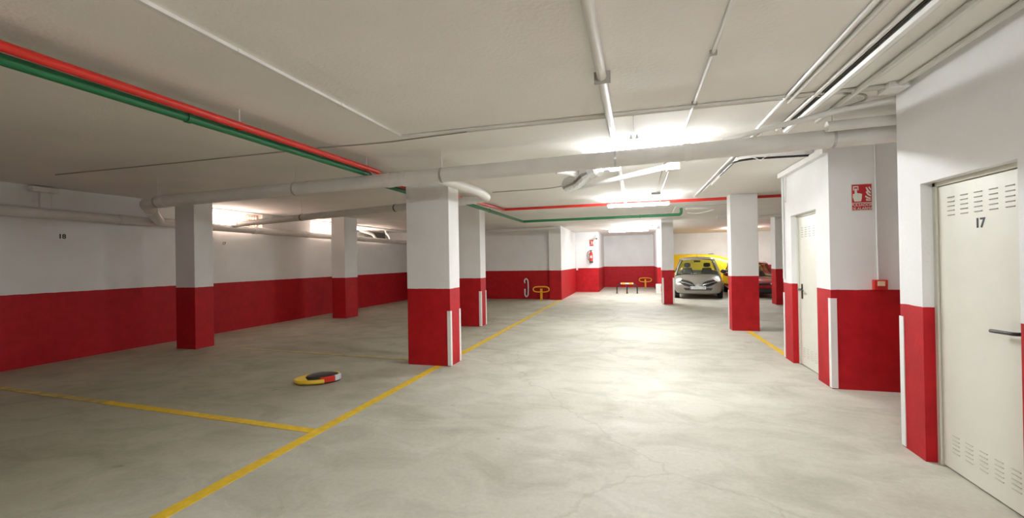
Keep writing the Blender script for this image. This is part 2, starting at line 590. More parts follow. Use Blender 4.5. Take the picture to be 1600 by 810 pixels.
def steel_door(name, y0, y1, top, xface, xdoor, number, num_loc, num_size, handle_y, lever_dir, label):
    t = root(name, label, 'door', (xdoor, (y0 + y1) / 2, 0), kind='structure')
    fr = MB()
    for a, b in ((y0, y0 + .035), (y1 - .035, y1)):
        fr.box(xdoor - .012, xdoor + .06, a, b, 0, top)
    fr.box(xdoor - .012, xdoor + .06, y0, y1, top - .03, top)
    ob('door_frame', fr, FRAMEC, t, bevel=.003)
    slab = ob('door_leaf', MB().box(xdoor, xdoor + .045, y0 + .04, y1 - .04, .012, top - .035), DOORC, t, bevel=.003)
    ys = [y0 + .17 + (y1 - y0 - .34) * k / 4 for k in range(5)]
    slots(slab, ys, [1.73 + .03 * k for k in range(5)], xdoor, .062, SLOT)
    slots(slab, ys, [.135 + .028 * k for k in range(5)], xdoor, .062, SLOTL)
    n = text('door_number', number, num_size, INK, (xdoor - .001, *num_loc), FACE_MX, slab, bold=.0022)
    n['label'] = 'black number ' + number
    h = MB()
    h.box(xdoor - .010, xdoor, handle_y - .02, handle_y + .02, .90, 1.10)
    hd = ob('handle_plate', h, BLACK, slab, bevel=.004)
    lv = MB()
    lv.tube([(xdoor - .005, handle_y, 1.025), (xdoor - .055, handle_y, 1.025), (xdoor - .06, handle_y + lever_dir * .03, 1.025),
             (xdoor - .052, handle_y + lever_dir * .17, 1.018)], .0105, 10, fillet=.02)
    ob('door_lever', lv, BLACK, slab, smooth=True)
    return t


d1 = steel_door('door_1', DY0, DY1, DZ, 1.95, 2.03, '17', (3.355, 1.655), .082, 3.035, 1,
                'cream steel door numbered 17 with vent slots')
d2 = steel_door('door_2', EY0, EY1, 2.03, 2.06, 2.14, '2', (6.10, 1.655), .085, 6.70, -1,
                'cream steel store door with black lever beside the alarm wall')

# ------------------------------------------------------------------ high windows on the left wall
def high_window(name, y0, y1, label, lattice=None):
    z0, z1 = 2.28, 2.70
    t = root(name, label, 'window', (-8.98, (y0 + y1) / 2, z0), kind='structure')
    f = MB()
    f.box(-8.99, -8.93, y0, y1, z0, z0 + .03); f.box(-8.99, -8.93, y0, y1, z1 - .03, z1)
    f.box(-8.99, -8.93, y0, y0 + .03, z0, z1); f.box(-8.99, -8.93, y1 - .03, y1, z0, z1)
    ob('window_frame', f, WHITE, t)
    ob('window_pane', MB().box(-8.985, -8.975, y0 + .03, y1 - .03, z0 + .03, z1 - .03), PANE, t)
    k = y0 + .4
    while k < y1 - .1:
        ob('window_bar', MB().box(-8.975, -8.94, k - .012, k + .012, z0 + .03, z1 - .03), WHITE, t)
        k += .4
    if lattice:
        for i in range(5):
            y = lattice[0] + (lattice[1] - lattice[0]) * i / 4
            ob('lattice_bar', MB().box(-8.97, -8.92, y - .011, y + .011, z0 + .03, z1 - .03), TERRA, t)
        for i in range(5):
            z = z0 + .05 + .08 * i
            ob('lattice_bar', MB().box(-8.965, -8.925, lattice[0] - .01, lattice[1] + .01, z - .011, z + .011), TERRA, t)
    return t


high_window('window_1', 7.05, 8.60, 'bright high window with terracotta lattice behind the pipes', (8.28, 8.56))
high_window('window_2', 10.25, 11.25, 'small bright high window next to the rear pillar')
sk = root('window_3', 'small daylight opening in the top of the wall shaft', 'window', (-9.5, 13.0, 2.71), kind='structure')
ob('window_pane', MB().box(-9.9, -9.2, 12.3, 13.6, 2.712, 2.719), PANE, sk)
ob('window_frame', MB().box(-9.93, -9.9, 12.27, 13.63, 2.70, 2.72).box(-9.2, -9.17, 12.27, 13.63, 2.70, 2.72).box(-9.93, -9.17, 12.27, 12.3, 2.70, 2.72).box(-9.93, -9.17, 13.6, 13.63, 2.70, 2.72), WHITE, sk)
# grey louvred panels at the back of the shaft
sp = root('shaft_panel', 'grey panelled screen at the back of the wall shaft with white pipes', 'panel', (-9.98, 14.9, 2.26))
for k in range(3):
    ob('panel', MB().box(-9.995, -9.96, 13.75 + .72 * k, 14.44 + .72 * k, 2.265, 2.70), GREYP, sp, bevel=.005)
for (yy, kk, lab) in ((12.95, 1, 'white bent waste pipe dropping through the shaft farther from the rear corner'), (14.35, -1, 'white bent waste pipe dropping through the shaft nearer the rear corner')):
    o = ob('waste_pipe', MB().tube([(-9.05, yy - .12 * kk, 2.71), (-9.02, yy - .10 * kk, 2.60), (-8.72, yy + .20 * kk, 2.47), (-8.64, yy + .24 * kk, 2.33)], .04, 10, fillet=.06), WHITE, org=(-8.8, yy, 2.3), smooth=True)
    tag(o, lab, 'pipe', 'waste pipes in the shaft')

# ------------------------------------------------------------------ pipes
def collar(parent, p, d, r, ln=.07):
    p, d = Vector(p), Vector(d).normalized()
    o = ob('pipe_collar', MB().tube([p - d * ln / 2, p + d * ln / 2], r, 16), JOIN, parent, smooth=True)
    return o


def hanger(parent, p, r, m=WHITE):
    """rod from the ceiling and clamp ring round the pipe at p (pipe along any level direction)"""
    x, y, z = p
    ob('hanger_rod', MB().tube([(x, y, z + r), (x, y, CZ)], .004, 6), m, parent)


BIG_R = .083
bigA, bigB = Vector((-6.72, 4.6, 2.395)), Vector((2.9, 4.6, 2.552))
big = ob('drain_pipe', MB().tube([(-8.60, 6.05, 2.33), (-6.82, 4.62, 2.393), (-6.5, 4.6, 2.399), bigB], BIG_R, 20, fillet=.16), PIPEW, org=(-2, 4.6, 2.5), smooth=True)
tag(big, 'thick white drain pipe crossing the whole garage below the ceiling', 'pipe')


def on_big(x):
    return (x, 4.6, 2.395 + (x + 6.72) / 9.62 * .157)


dirb = (bigB - bigA)
for x in (-6.4, -4.55, -2.80, -2.60, .50):
    collar(big, on_big(x), dirb, BIG_R + .007, .06)
collar(big, (-7.35, 5.046, 2.374), (-1.78, 1.43, -.063), BIG_R + .009, .09)
for x in (-6.55, -4.17, -2.13, -.19, 1.73):
    hanger(big, on_big(x), BIG_R)
    ob('pipe_clamp', MB().tube([Vector(on_big(x)) - dirb.normalized() * .012, Vector(on_big(x)) + dirb.normalized() * .012], BIG_R + .004, 20), STEEL, big, smooth=True)

wp = ob('wall_drain_pipe', MB().tube([(-8.62, -6.9, 2.36), (-8.62, 16.25, 2.255)], .078, 18), PIPEW, org=(-8.62, 5, 2.3), smooth=True)
tag(wp, 'white drain pipe running along the dark red side wall', 'pipe')
for y in (2.2, 5.45, 8.2, 9.9, 12.5):
    collar(wp, (-8.62, y, 2.36 - (y + 6.9) / 23.15 * .105), (0, 1, 0), .086, .10)
for y in (.5, 4.5, 7.0, 11.8):
    z = 2.36 - (y + 6.9) / 23.15 * .105
    hanger(wp, (-8.62, y, z), .078)

sec_a, sec_b = Vector((-8.60, 7.62, 2.385)), Vector((-2.32, 6.30, 2.425))
sec = ob('branch_drain_pipe', MB().tube([sec_a, sec_b, (-2.14, 6.22, 2.43), (-2.15, 5.95, 2.47), (-2.24, 4.66, 2.47)], .062, 16, fillet=.07), PIPEW, org=(-5, 7, 2.4), smooth=True)
tag(sec, 'medium white branch pipe behind the large pillar joining the wall pipe', 'pipe')
ds = (sec_b - sec_a)
for u in (.03, .45, .93):
    collar(sec, sec_a + ds * u, ds, .069, .08)
for u in (.36, .74):
    q = sec_a + ds * u
    hanger(sec, q, .062)
    ob('pipe_clamp', MB().tube([q - ds.normalized() * .012, q + ds.normalized() * .012], .066, 16), DARK, sec, smooth=True)

RZ, GZ = 2.60, 2.575
redp = ob('fire_pipe', MB().tube([(-3.11, -6.9, RZ), (-3.05, 4.75, RZ), (-3.30, 5.15, RZ), (-3.30, 6.35, RZ), (-3.0, 6.75, RZ), (-3.03, 9.60, RZ + .095), (-3.03, 10.0, RZ + .105), (6.9, 9.985, RZ + .105)], .029, 14, fillet=.08), REDP, org=(-3, 1, RZ), smooth=True)
tag(redp, 'red fire water pipe hung along the ceiling and turning across the aisle', 'pipe')
for (x, y) in ((-3.07, 2.79), (-3.055, 4.50)):
    hanger(redp, (x, y, RZ), .029, WHITE)
    ob('pipe_clamp', MB().tube([(x, y - .012, RZ), (x, y + .012, RZ)] if x < -2.5 else [(x - .012, y, RZ), (x + .012, y, RZ)], .035, 14), REDP, redp, smooth=True)
grn = ob('sprinkler_pipe', MB().tube([(-3.25, -6.9, GZ), (-3.165, 4.72, GZ), (-3.42, 5.10, GZ), (-3.42, 6.40, GZ), (-3.08, 6.85, GZ), (-3.04, 11.85, GZ), (1.11, 11.72, GZ), (1.11, 11.72, CZ - .004)], .034, 14, fillet=.07), GREENP, org=(-3, 1, GZ), smooth=True)
tag(grn, 'dark green pipe hung next to the red pipe and ending in an elbow', 'pipe')
for (x, y) in ((-3.18, 2.45), (-3.06, 9.0)):
    ob('pipe_clamp', MB().tube([(x, y - .015, GZ), (x, y + .015, GZ)], .041, 14), GREENP, grn, smooth=True)
ob('pipe_clamp', MB().tube([(.1, 11.75, GZ), (.13, 11.75, GZ)], .041, 14), GREENP, grn, smooth=True)


def conduit(name, pts, r, m, label, cat='conduit', fillet=.03, n=8, clips=(), group=None):
    o = ob(name, MB().tube(pts, r, n, fillet=fillet), m, org=tuple(pts[0]), smooth=True)
    tag(o, label, cat, group)
    for c in clips:
        ob('pipe_clip', MB().box(c[0] - r * 1.7, c[0] + r * 1.7, c[1] - .008, c[1] + .008, c[2] - r * 1.4, CZ), DUST, o)
    return o


tr = ob('cable_trunking', MB().box(-2.245, -2.215, -6.9, 3.86, CZ - .020, CZ), WHITE, org=(-2.23, 0, CZ))
tag(tr, 'thin white cable trunking on the ceiling next to the red pipe', 'trunking')
for y in (1.1, 2.02, 2.95):
    ob('trunking_joint', MB().box(-2.250, -2.210, y - .012, y + .012, CZ - .023, CZ), WHITE, tr)
conduit('ceiling_conduit', [(-2.22, 3.86, CZ - .014), (1.88, 3.88, CZ - .014)], .014, PIPEW, 'pale conduit crossing the ceiling in front of the big pipe')
conduit('ceiling_conduit', [(-1.55, 3.93, CZ - .012), (1.88, 3.94, CZ - .012)], .011, PIPEW, 'thin pale conduit laid just behind the crossing conduit')
conduit('ceiling_cable', [(-7.5, 3.96, CZ - .006), (-5.2, 3.985, CZ - .006), (-3.3, 3.98, CZ - .006), (-2.5, 4.03, CZ - .006), (-1.5, 3.95, CZ - .006)], .007, DUST, 'thin grey cable sagging across the dim ceiling', 'cable', .2)
conduit('ceiling_conduit', [(-.20, -6.9, CZ - .034), (-.205, 10.5, CZ - .034)], .032, WHITE, 'white round pipe along the ceiling centre toward the lamps', clips=((-.2, 3.0, CZ - .034), (-.2, .6, CZ - .034)), n=12)
conduit('ceiling_conduit', [(.475, -6.9, CZ - .014), (.475, 8.9, CZ - .014)], .012, WHITE, 'thin white conduit right of the central ceiling pipe', clips=((.475, 2.9, CZ - .014), (.475, 3.8, CZ - .014)))
k = 0
names = ['innermost', 'second', 'third', 'fourth', 'fifth', 'outermost']
for (x, y1, r, z) in ((1.165, 4.75, .014, 0), (1.215, 4.0, .016, 0), (1.365, 4.85, .016, 0), (1.445, 4.85, .030, 0), (1.64, 4.65, .022, 0), (1.885, 3.9, .018, 0)):
    conduit('ceiling_conduit', [(x, -6.9, CZ - r - .003), (x - .01, y1, CZ - r - .003)], r, (WHITE, PIPEW, PIPEW, WHITE, WHITE, PIPEW)[k],
            'white ceiling conduit, %s of the bundle counted from the aisle to the door wall' % names[k], group='conduit bundle near the door wall')
    k += 1
conduit('ceiling_cable', [(1.402, -6.9, CZ - .01), (1.40, 4.85, CZ - .01)], .009, BLACK, 'black cable squeezed between the conduits near the door wall', 'cable')
conduit('ceiling_conduit', [(1.18, 4.95, CZ - .015), (1.16, 9.6, CZ - .015)], .014, WHITE, 'white conduit running on behind the big pipe toward the red pipe')
conduit('ceiling_conduit', [(1.24, 4.95, CZ - .015), (1.22, 9.6, CZ - .015)], .012, PIPEW, 'twin conduit beside the one behind the big pipe')
conduit('overflow_pipe', [(.86, 4.74, 2.635), (1.20, 4.47, 2.645), (1.60, 4.22, 2.67), (2.02, 4.12, 2.705)], .024, WHITE, 'slim white pipe slanting from the big pipe up to the door wall corner', 'pipe', .1, 10)
conduit('stub_pipe', [(1.62, 4.42, 2.60), (2.6, 4.42, 2.62)], .045, PIPEW, 'short white pipe above the big pipe beside the door wall', 'pipe', 0, 14)
conduit('ceiling_cable', [(1.56, 3.93, CZ - .02), (1.72, 3.97, CZ - .03), (1.76, 4.05, CZ - .05), (1.66, 4.25, CZ - .04)], .008, DUST, 'loose grey cable loop at the corner of the door wall', 'cable', .05)
ob_clip = ob('junction_box', MB().box(1.80, 1.93, 3.82, 3.98, CZ - .05, CZ), WHITE, org=(1.86, 3.9, CZ), bevel=.006)
tag(ob_clip, 'small white junction box at the corner above the door wall', 'junction box')
# dropped panel near the store wall, black cable round its edge
dp = ob('ceiling_panel', MB().box(1.22, 2.055, 5.98, 7.9, 2.675, CZ), CEIL, org=(1.6, 7, 2.675), bevel=.004)
tag(dp, 'shallow white dropped panel on the ceiling by the store wall', 'ceiling panel')
conduit('ceiling_cable', [(1.20, 7.0, CZ - .06), (1.205, 6.1, 2.675), (1.25, 5.965, 2.67), (1.42, 5.955, 2.68), (1.50, 5.94, 2.675), (2.04, 5.96, 2.67)], .013, BLACK, 'black cable bent round the dropped panel by the store wall', 'cable', .05)
for (x, t2) in ((1.42, .06), (1.52, -.05)):
    o = ob('cable_tie', MB().tube([(x - t2, 5.93, 2.70), (x, 5.935, 2.68), (x + t2, 5.93, 2.64)], .006, 6), WHITE, org=(x, 5.93, 2.67))
    tag(o, 'white plastic tie on the black cable' + (' nearer the store wall' if t2 < 0 else ' nearer the aisle'), 'cable tie')
tb = ob('cable_trunking', MB().box(1.99, 2.06, 5.55, 7.15, 2.60, 2.67), WHITE, org=(2.03, 6.3, 2.6), bevel=.004)
tag(tb, 'white square trunking along the top of the store wall', 'trunking')
conduit('wall_conduit', [(2.04, 6.98, 2.60), (2.04, 6.98, 2.24)], .010, PIPEW, 'short vertical conduit dropping from the trunking on the store wall')
conduit('wall_conduit', [(2.045, 7.12, 2.60), (2.045, 7.12, 1.15)], .013, WHITE, 'long vertical conduit at the far edge of the store wall')
conduit('wall_conduit', [(2.50, 5.59, 1.2), (2.49, 5.59, CZ)], .009, WHITE, 'white vertical conduit feeding the alarm call point')
conduit('wall_pipe', [(-8.7, 16.16, 2.62), (-2.72, 15.98, 2.67)], .04, WHITE, 'white pipe along the top of the rear bay wall', 'pipe', 0, 12)
conduit('wall_conduit', [(-3.16, 16.27, .1), (-3.16, 16.27, CZ)], .02, PIPEW, 'vertical pipe in the corner beside the rear pilaster')
conduit('wall_conduit', [(-2.66, 20.06, 1.08), (-2.66, 20.06, CZ)], .014, WHITE, 'white vertical conduit in the corner left of the extinguisher')
o = ob('switch_box', MB().box(-2.66, -2.58, 20.05, 20.1, 1.0, 1.12), WHITE, org=(-2.62, 20.1, 1.0), bevel=.01)
tag(o, 'small cream switch box at the end of the corner conduit', 'switch')
conduit('ceiling_pipe', [(2.34, 14.2, 2.66), (6.9, 14.2, 2.66)], .04, WHITE, 'white pipe under the ceiling above the red car', 'pipe', 0, 12)
conduit('ceiling_cable', [(-2.5, 7.55, CZ - .01), (-1.45, 7.45, CZ - .02), (-1.12, 7.1, CZ - .05), (-.95, 6.85, CZ - .08)], .008, DUST, 'thin grey cable running to the foil duct', 'cable', .2)
conduit('ceiling_cable', [(.375, 5.35, CZ - .01), (.385, 8.8, CZ - .01)], .007, DUST, 'thin grey cable behind the slanting batten', 'cable', .2)
o = ob('cable_clip_block', MB().box(.30, .47, 8.78, 8.83, CZ - .04, CZ), DUST, org=(.385, 8.8, CZ)); tag(o, 'small grey clip block on the ceiling before the red crossing pipe', 'clip')
# hanging wires by the green elbow
conduit('loose_cable', [(1.20, 11.6, 2.70), (1.55, 11.5, 2.68), (1.90, 11.65, 2.66), (1.50, 11.8, 2.58), (1.25, 11.65, 2.60)], .011, WHITE, 'white loose cable loop hanging beside the green elbow', 'cable', .12)
conduit('loose_cable', [(1.15, 11.2, 2.725), (1.6, 11.3, 2.71), (2.1, 11.2, 2.72)], .008, DUST, 'grey loose cable end near the green elbow', 'cable', .12)
conduit('loose_cable', [(.94, 11.3, 2.72), (.90, 11.64, 2.62)], .016, WHITE, 'straight white rod leaning on the green elbow', 'cable', 0)

# slanting batten and foil duct behind the big pipe
bt = root('light_batten', 'long white batten hanging aslant below the ceiling behind the big pipe', 'batten', (-.2, 5.95, 2.6))
ob('batten_body', MB().tube([(-.82, 6.55, 2.555), (.42, 5.42, 2.555)], .034, 10), WHITE, bt, smooth=True)
ob('end_holder', MB().box(.36, .50, 5.36, 5.48, 2.50, 2.58), WHITE, bt, bevel=.008)
ob('end_holder', MB().box(-.98, -.74, 6.50, 6.60, 2.53, 2.59), WHITE, bt, bevel=.008)
ob('hanger_rod', MB().tube([(.42, 5.42, 2.56), (.42, 5.42, CZ)], .005, 6), STEEL, bt)
ob('hanger_rod', MB().tube([(-.82, 6.55, 2.56), (-.82, 6.55, CZ)], .005, 6), STEEL, bt)
sb = ob('support_bracket', MB().box(-.30, -.16, 5.42, 5.45, 2.54, 2.56).box(-.30, -.285, 5.42, 5.45, 2.54, CZ).box(-.175, -.16, 5.42, 5.45, 2.54, CZ), WHITE, org=(-.23, 5.43, CZ))
tag(sb, 'small white square bracket on the central ceiling pipe', 'bracket')


def corrugated(pts, r, n=14):
    m = MB()
    P = [Vector(p) for p in pts]
    Q = []
    for i in range(len(P) - 1):
        for k in range(5):
            Q.append(P[i].lerp(P[i + 1], k / 5))
    Q.append(P[-1])
    cnt = len(Q) - 1
    m.tube(Q, r, n, rfun=lambda u: 1.0 + .26 * (1 if int(round(u * cnt)) % 2 else -1))
    return m


fd = root('foil_duct', 'crumpled silver flexible duct hanging beside the slanting batten', 'duct', (-.75, 5.9, 2.6))
ob('duct_hose', corrugated([(-.40, 5.52, 2.625), (-.60, 5.70, 2.60), (-.74, 6.00, 2.56), (-.92, 6.26, 2.55)], .085), FOIL, fd)
ob('duct_sleeve', MB().tube([(-.98, 5.62, 2.64), (-.80, 5.72, 2.63), (-.66, 5.86, 2.57)], .05, 10, fillet=.1), WHITE, fd, smooth=True)
ob('duct_flap', MB().prism([(-.48, 2.60), (-.36, 2.72), (-.32, 2.73), (-.40, 2.58)], .05, 'xz', 5.50), FOIL, fd)
ob('duct_strap', MB().box(-.40, -.18, 5.60, 5.66, 2.60, 2.62), WHITE, fd)


# ------------------------------------------------------------------ lamps
def lamp(x, y, label, z=2.66, ln=1.25, sides=(-1, 1)):
    """slim batten hung on two rods, a bare tube on either side"""
    t = root('fluorescent_lamp', label, 'lamp', (x, y, z), group='fluorescent ceiling lamps')
    ob('housing', MB().prism([(y - .022, z), (y + .022, z), (y + .014, z - .035), (y - .014, z - .035)], ln, 'yz', x - ln / 2), WHITE, t)
    for s in (-1, 1):
        if s in sides:
            ob('tube', MB().tube([(x - ln / 2 + .03, y + s * .042, z - .045), (x + ln / 2 - .03, y + s * .042, z - .045)], .014, 8), TUBE, t, smooth=True)
        ob('tube_holder', MB().box(x + s * (ln / 2 - .015) - .012, x + s * (ln / 2 - .015) + .012, y - .058, y + .058, z - .065, z - .02), WHITE, t)
        ob('hanger_rod', MB().tube([(x + s * ln * .35, y, z), (x + s * ln * .35, y, CZ)], .004, 6), STEEL, t)
    return t


lamp(.10, 5.22, 'lit fluorescent lamp glowing above the big drain pipe', 2.68, ln=1.05)
lamp(.05, 9.42, 'lit fluorescent lamp between the red and green crossing pipes', 2.63)
lamp(.12, 16.6, 'lit fluorescent lamp farthest down the aisle before the recess', 2.63)
lamp(.45, -1.3, 'lit fluorescent lamp in the aisle just behind the viewpoint', 2.63)
lamp(4.35, 20.7, 'added unseen fluorescent lamp over the parked cars in front of the yellow van', 2.66, ln=1.1)  # added lamp, hidden behind a pillar, brightens the van and back wall
lamp(-.30, 18.9, 'long single tube fluorescent lamp in front of the far recess', 2.68, ln=1.6, sides=(-1,))
o = root('lamp_hook', 'pair of small steel hooks on the glowing ceiling above the big pipe', 'hook', (.0, 4.62, CZ))
for s in (-1, 1):
    ob('hook', MB().lathe([(.002, -.05), (.022, -.045), (.012, -.015), (.006, 0)], 8, (s * .03, 4.62, CZ)), STEEL, o, smooth=True)
conduit('lamp_cable', [(.0, 3.95, CZ - .006), (.0, 4.6, CZ - .006)], .005, DUST, 'short thin cable from the crossing conduit to the lamp hooks', 'cable', 0)
o = ob('emergency_light', MB().box(-8.78, -8.66, 4.30, 4.62, 2.64, 2.72), WHITE, org=(-8.75, 4.45, 2.66), bevel=.01)
tag(o, 'small white box fitting at the top of the dark side wall', 'fitting')
conduit('wall_conduit', [(-8.79, 4.45, 2.64), (-8.79, 4.45, 2.42)], .008, PIPEW, 'short conduit below the box fitting on the dark side wall')

# ------------------------------------------------------------------ alarm sign and call point (alcove wall, facing the viewer)
sg = root('alarm_sign', 'red and white fire alarm sign reading PULSADOR DE ALARMA', 'sign', (2.365, 5.598, 1.96))
sx0, sx1, sz0, sz1 = 2.268, 2.462, 1.957, 2.247
ob('sign_board', MB().box(sx0, sx1, 5.592, 5.599, sz0, sz1), SIGNB, sg)
ob('pictogram_field', MB().box(sx0 + .007, sx1 - .007, 5.590, 5.593, 2.045, sz1 - .007), SIGNR, sg)
ob('text_field', MB().box(sx0 + .007, sx1 - .007, 5.590, 5.593, sz0 + .007, 2.035), SIGNR, sg)


def sgp(u, v):
    return (sx0 + .007 + u * .180, 2.045 + v * .195)


hand = [(.12, .06), (.46, .06), (.50, .24), (.52, .46), (.44, .50), (.30, .52), (.26, .54), (.26, .78), (.14, .78), (.14, .50), (.05, .48), (.04, .30)]
ob('hand_symbol', MB().prism([sgp(*p) for p in hand], .0015, 'xz', 5.5888), SIGNW, sg)
btn = MB()
for a, b, c, d in ((.06, .34, .86, .92), (.06, .11, .68, .90), (.29, .34, .68, .90)):
    p, q = sgp(a, c), sgp(b, d)
    btn.box(p[0], q[0], 5.5888, 5.5903, p[1], q[1])
ob('button_symbol', btn, SIGNW, sg)
for i, pol in enumerate(([(.66, .30), (.80, .20), (.94, .17), (.96, .23), (.84, .27), (.70, .38)],
                         [(.72, .08), (.96, .08), (.96, .14), (.82, .15), (.72, .20)],
                         [(.70, .56), (.80, .40), (.95, .30), (.97, .38), (.86, .46), (.76, .62)],
                         [(.70, .82), (.78, .60), (.94, .46), (.96, .55), (.86, .66), (.76, .84)],
                         [(.84, .84), (.90, .72), (.97, .64), (.97, .74), (.89, .86)])):
    ob('flame_symbol', MB().prism([sgp(*p) for p in pol], .0015, 'xz', 5.5888), SIGNW, sg)
text('sign_text', 'PULSADOR', .040, SIGNW, (2.365, 5.5895, 2.016), FACE_MY, sg)
text('sign_text', 'DE ALARMA', .037, SIGNW, (2.365, 5.5895, 1.979), FACE_MY, sg)

cp = root('alarm_call_point', 'red manual fire alarm box with cream button at the end of the conduit', 'alarm', (2.505, 5.6, 1.1))
ob('case', MB().box(2.445, 2.568, 5.545, 5.6, 1.098, 1.205), REDP, cp, bevel=.006)
ob('button', MB().box(2.474, 2.540, 5.540, 5.547, 1.140, 1.190), CREAM, cp, bevel=.002)
ob('label_strip', MB().box(2.470, 2.545, 5.542, 5.547, 1.112, 1.126), SIGNR, cp)

# wall numbers on the left wall
for (s, y, z, sz, lab) in (('18', 4.72, 1.98, .10, 'black stencilled number 18 on the dim side wall'),
                           ('17', 7.56, 1.965, .085, 'black stencilled number 17 on the side wall below the high window')):
    o = text('wall_number', s, sz, INK, (-8.799, y, z), FACE_PX, bold=.003)
    tag(o, lab, 'number')
o = text('wall_number', '16', .07, GREYINK, (-8.799, 13.78, 1.97), FACE_PX)
tag(o, 'faint number on the side wall below the shaft with white pipes', 'number')

# ------------------------------------------------------------------ extinguisher, sign, camera on the far white wall
ex = root('fire_extinguisher', 'red fire extinguisher with curved hose hung on the far white wall', 'extinguisher', (-1.96, 20.0, 1.36))
ob('cylinder', MB().lathe([(.05, 1.38), (.075, 1.40), (.075, 1.74), (.055, 1.80), (.03, 1.83), (.02, 1.85)], 18, (-1.96, 19.99, 0)), REDP, ex, smooth=True)
ob('cylinder_foot', MB().lathe([(.075, 1.33), (.079, 1.33), (.079, 1.40), (.075, 1.41)], 18, (-1.96, 19.99, 0)), BLACK, ex, smooth=True)
ob('label_patch', MB().box(-2.0, -1.92, 19.912, 19.918, 1.55, 1.66), PLATE, ex)
ob('valve', MB().box(-1.985, -1.935, 19.96, 20.02, 1.85, 1.89).box(-2.03, -1.90, 19.975, 20.005, 1.885, 1.905), BLACK, ex)
ob('hose', MB().tube([(-1.98, 19.99, 1.87), (-2.10, 19.98, 1.86), (-2.15, 19.97, 1.70), (-2.12, 19.96, 1.52), (-2.05, 19.95, 1.44)], .012, 8, fillet=.07), BLACK, ex, smooth=True)
es = root('extinguisher_sign', 'small red and white sign above the fire extinguisher', 'sign', (-1.95, 20.095, 2.09))
ob('sign_board', MB().box(-2.045, -1.845, 20.088, 20.098, 2.09, 2.385), SIGNW, es)
ob('pictogram_field', MB().box(-2.035, -1.855, 20.084, 20.089, 2.17, 2.375), SIGNR, es)
ob('extinguisher_symbol', MB().box(-1.97, -1.93, 20.081, 20.085, 2.19, 2.31).box(-1.99, -1.955, 20.081, 20.085, 2.31, 2.33), SIGNW, es)
ob('flame_symbol', MB().prism([(-1.90, 2.19), (-1.865, 2.19), (-1.865, 2.30), (-1.88, 2.34), (-1.905, 2.26)], .003, 'xz', 20.081), SIGNW, es)
ob('text_field', MB().box(-2.035, -1.855, 20.084, 20.089, 2.10, 2.155), SIGNR, es)
cc = root('security_camera', 'small white security camera with dark lens on the far white wall', 'camera', (-1.72, 20.1, 2.42))
ob('mount', MB().tube([(-1.74, 20.09, 2.60), (-1.74, 20.0, 2.52), (-1.72, 19.95, 2.46)], .018, 8), WHITE, cc, smooth=True)
ob('housing', MB().tube([(-1.73, 20.04, 2.45), (-1.70, 19.86, 2.41)], .045, 12), WHITE, cc, smooth=True)
ob('lens', MB().tube([(-1.701, 19.865, 2.411), (-1.699, 19.85, 2.408)], .034, 12), BLACK, cc, smooth=True)


# ------------------------------------------------------------------ parking barriers
def loop_barrier(x, y, label):
    t = root('parking_barrier', label, 'barrier', (x, y, 0), group='yellow folding parking barriers')
    ob('base_plate', MB().box(-.09, .09, -.06, .06, 0, .012), YELP, t, local=True)
    ob('post', MB().box(-.04, .04, -.03, .03, .012, .42), YELP, t, local=True, bevel=.005)
    pts = []
    for k in range(33):
        a = 2 * math.pi * k / 32
        cx, sz = math.cos(a), math.sin(a)
        pts.append((.30 * math.copysign(abs(cx) ** .6, cx), -.045, .40 + .10 * math.copysign(abs(sz) ** .8, sz)))
    ob('loop', MB().tube(pts, .022, 8), YELP, t, local=True, smooth=True)
    return t


loop_barrier(-3.42, 15.92, 'yellow oval loop parking barrier beside the rear pilaster')
loop_barrier(.43, 23.35, 'yellow oval loop parking barrier in the far recess')

bb = root('arch_barrier', 'low black three legged parking barrier with yellow and white top bar', 'barrier', (-.40, 19.28, 0))
for x in (-.42, 0, .42):
    ob('foot_plate', MB().lathe([(.055, 0), (.055, .01), (.03, .015)], 12, (x, 0, 0)), BLACK, bb, local=True)
for s in (-1, 1):
    ob('side_leg', MB().tube([(s * .42, 0, 0), (s * .42, 0, .30), (s * .26, 0, .40), (s * .18, 0, .42)], .024, 10, fillet=.08), BLACK, bb, local=True, smooth=True)
ob('centre_leg', MB().tube([(0, 0, 0), (0, 0, .42)], .026, 10), BLACK, bb, local=True, smooth=True)
ob('top_bar', MB().box(-.26, .26, -.028, .028, .40, .46), PLATE, bb, local=True, bevel=.006)
for x in (-.15, .15):
    ob('bar_sleeve', MB().box(x - .07, x + .07, -.034, .034, .395, .468), YELP, bb, local=True, bevel=.004)

# folded parking lock in the near bay
pk = root('parking_lock', 'flat black and yellow folding parking lock lying in the near bay', 'parking lock', (-3.86, 4.59, 0), R(37))
ob('base', MB().lathe([(.185, 0), (.190, .012), (.185, .03)], 28, (.05, 0, 0), sx=1.12, sy=.86), BLACK, pk, local=True, smooth=True)
ob('cover', MB().lathe([(.178, .028), (.180, .06), (.165, .082), (.12, .094), (.04, .100), (.004, .1005)], 28, (.05, 0, 0), sx=1.10, sy=.84), mat('lock_cover_dark', (.028, .026, .022), .45), pk, local=True, smooth=True)
arm = []
for k in range(25):
    a = R(78) + (R(282) - R(78)) * k / 24
    arm.append((.0 + .27 * math.cos(a) + .02, .185 * math.sin(a), .040))
arm = [(.24, .165, .040), (.14, .183, .040)] + arm + [(.04, -.184, .040)]
ob('arm', MB().tube(arm, .026, 8), YELL, pk, local=True, smooth=True)
ob('arm_pad', MB().lathe([(.10, .012), (.105, .03), (.09, .058), (.05, .066)], 20, (-.17, 0, 0), sx=.8, sy=1.25), YELL, pk, local=True, smooth=True)


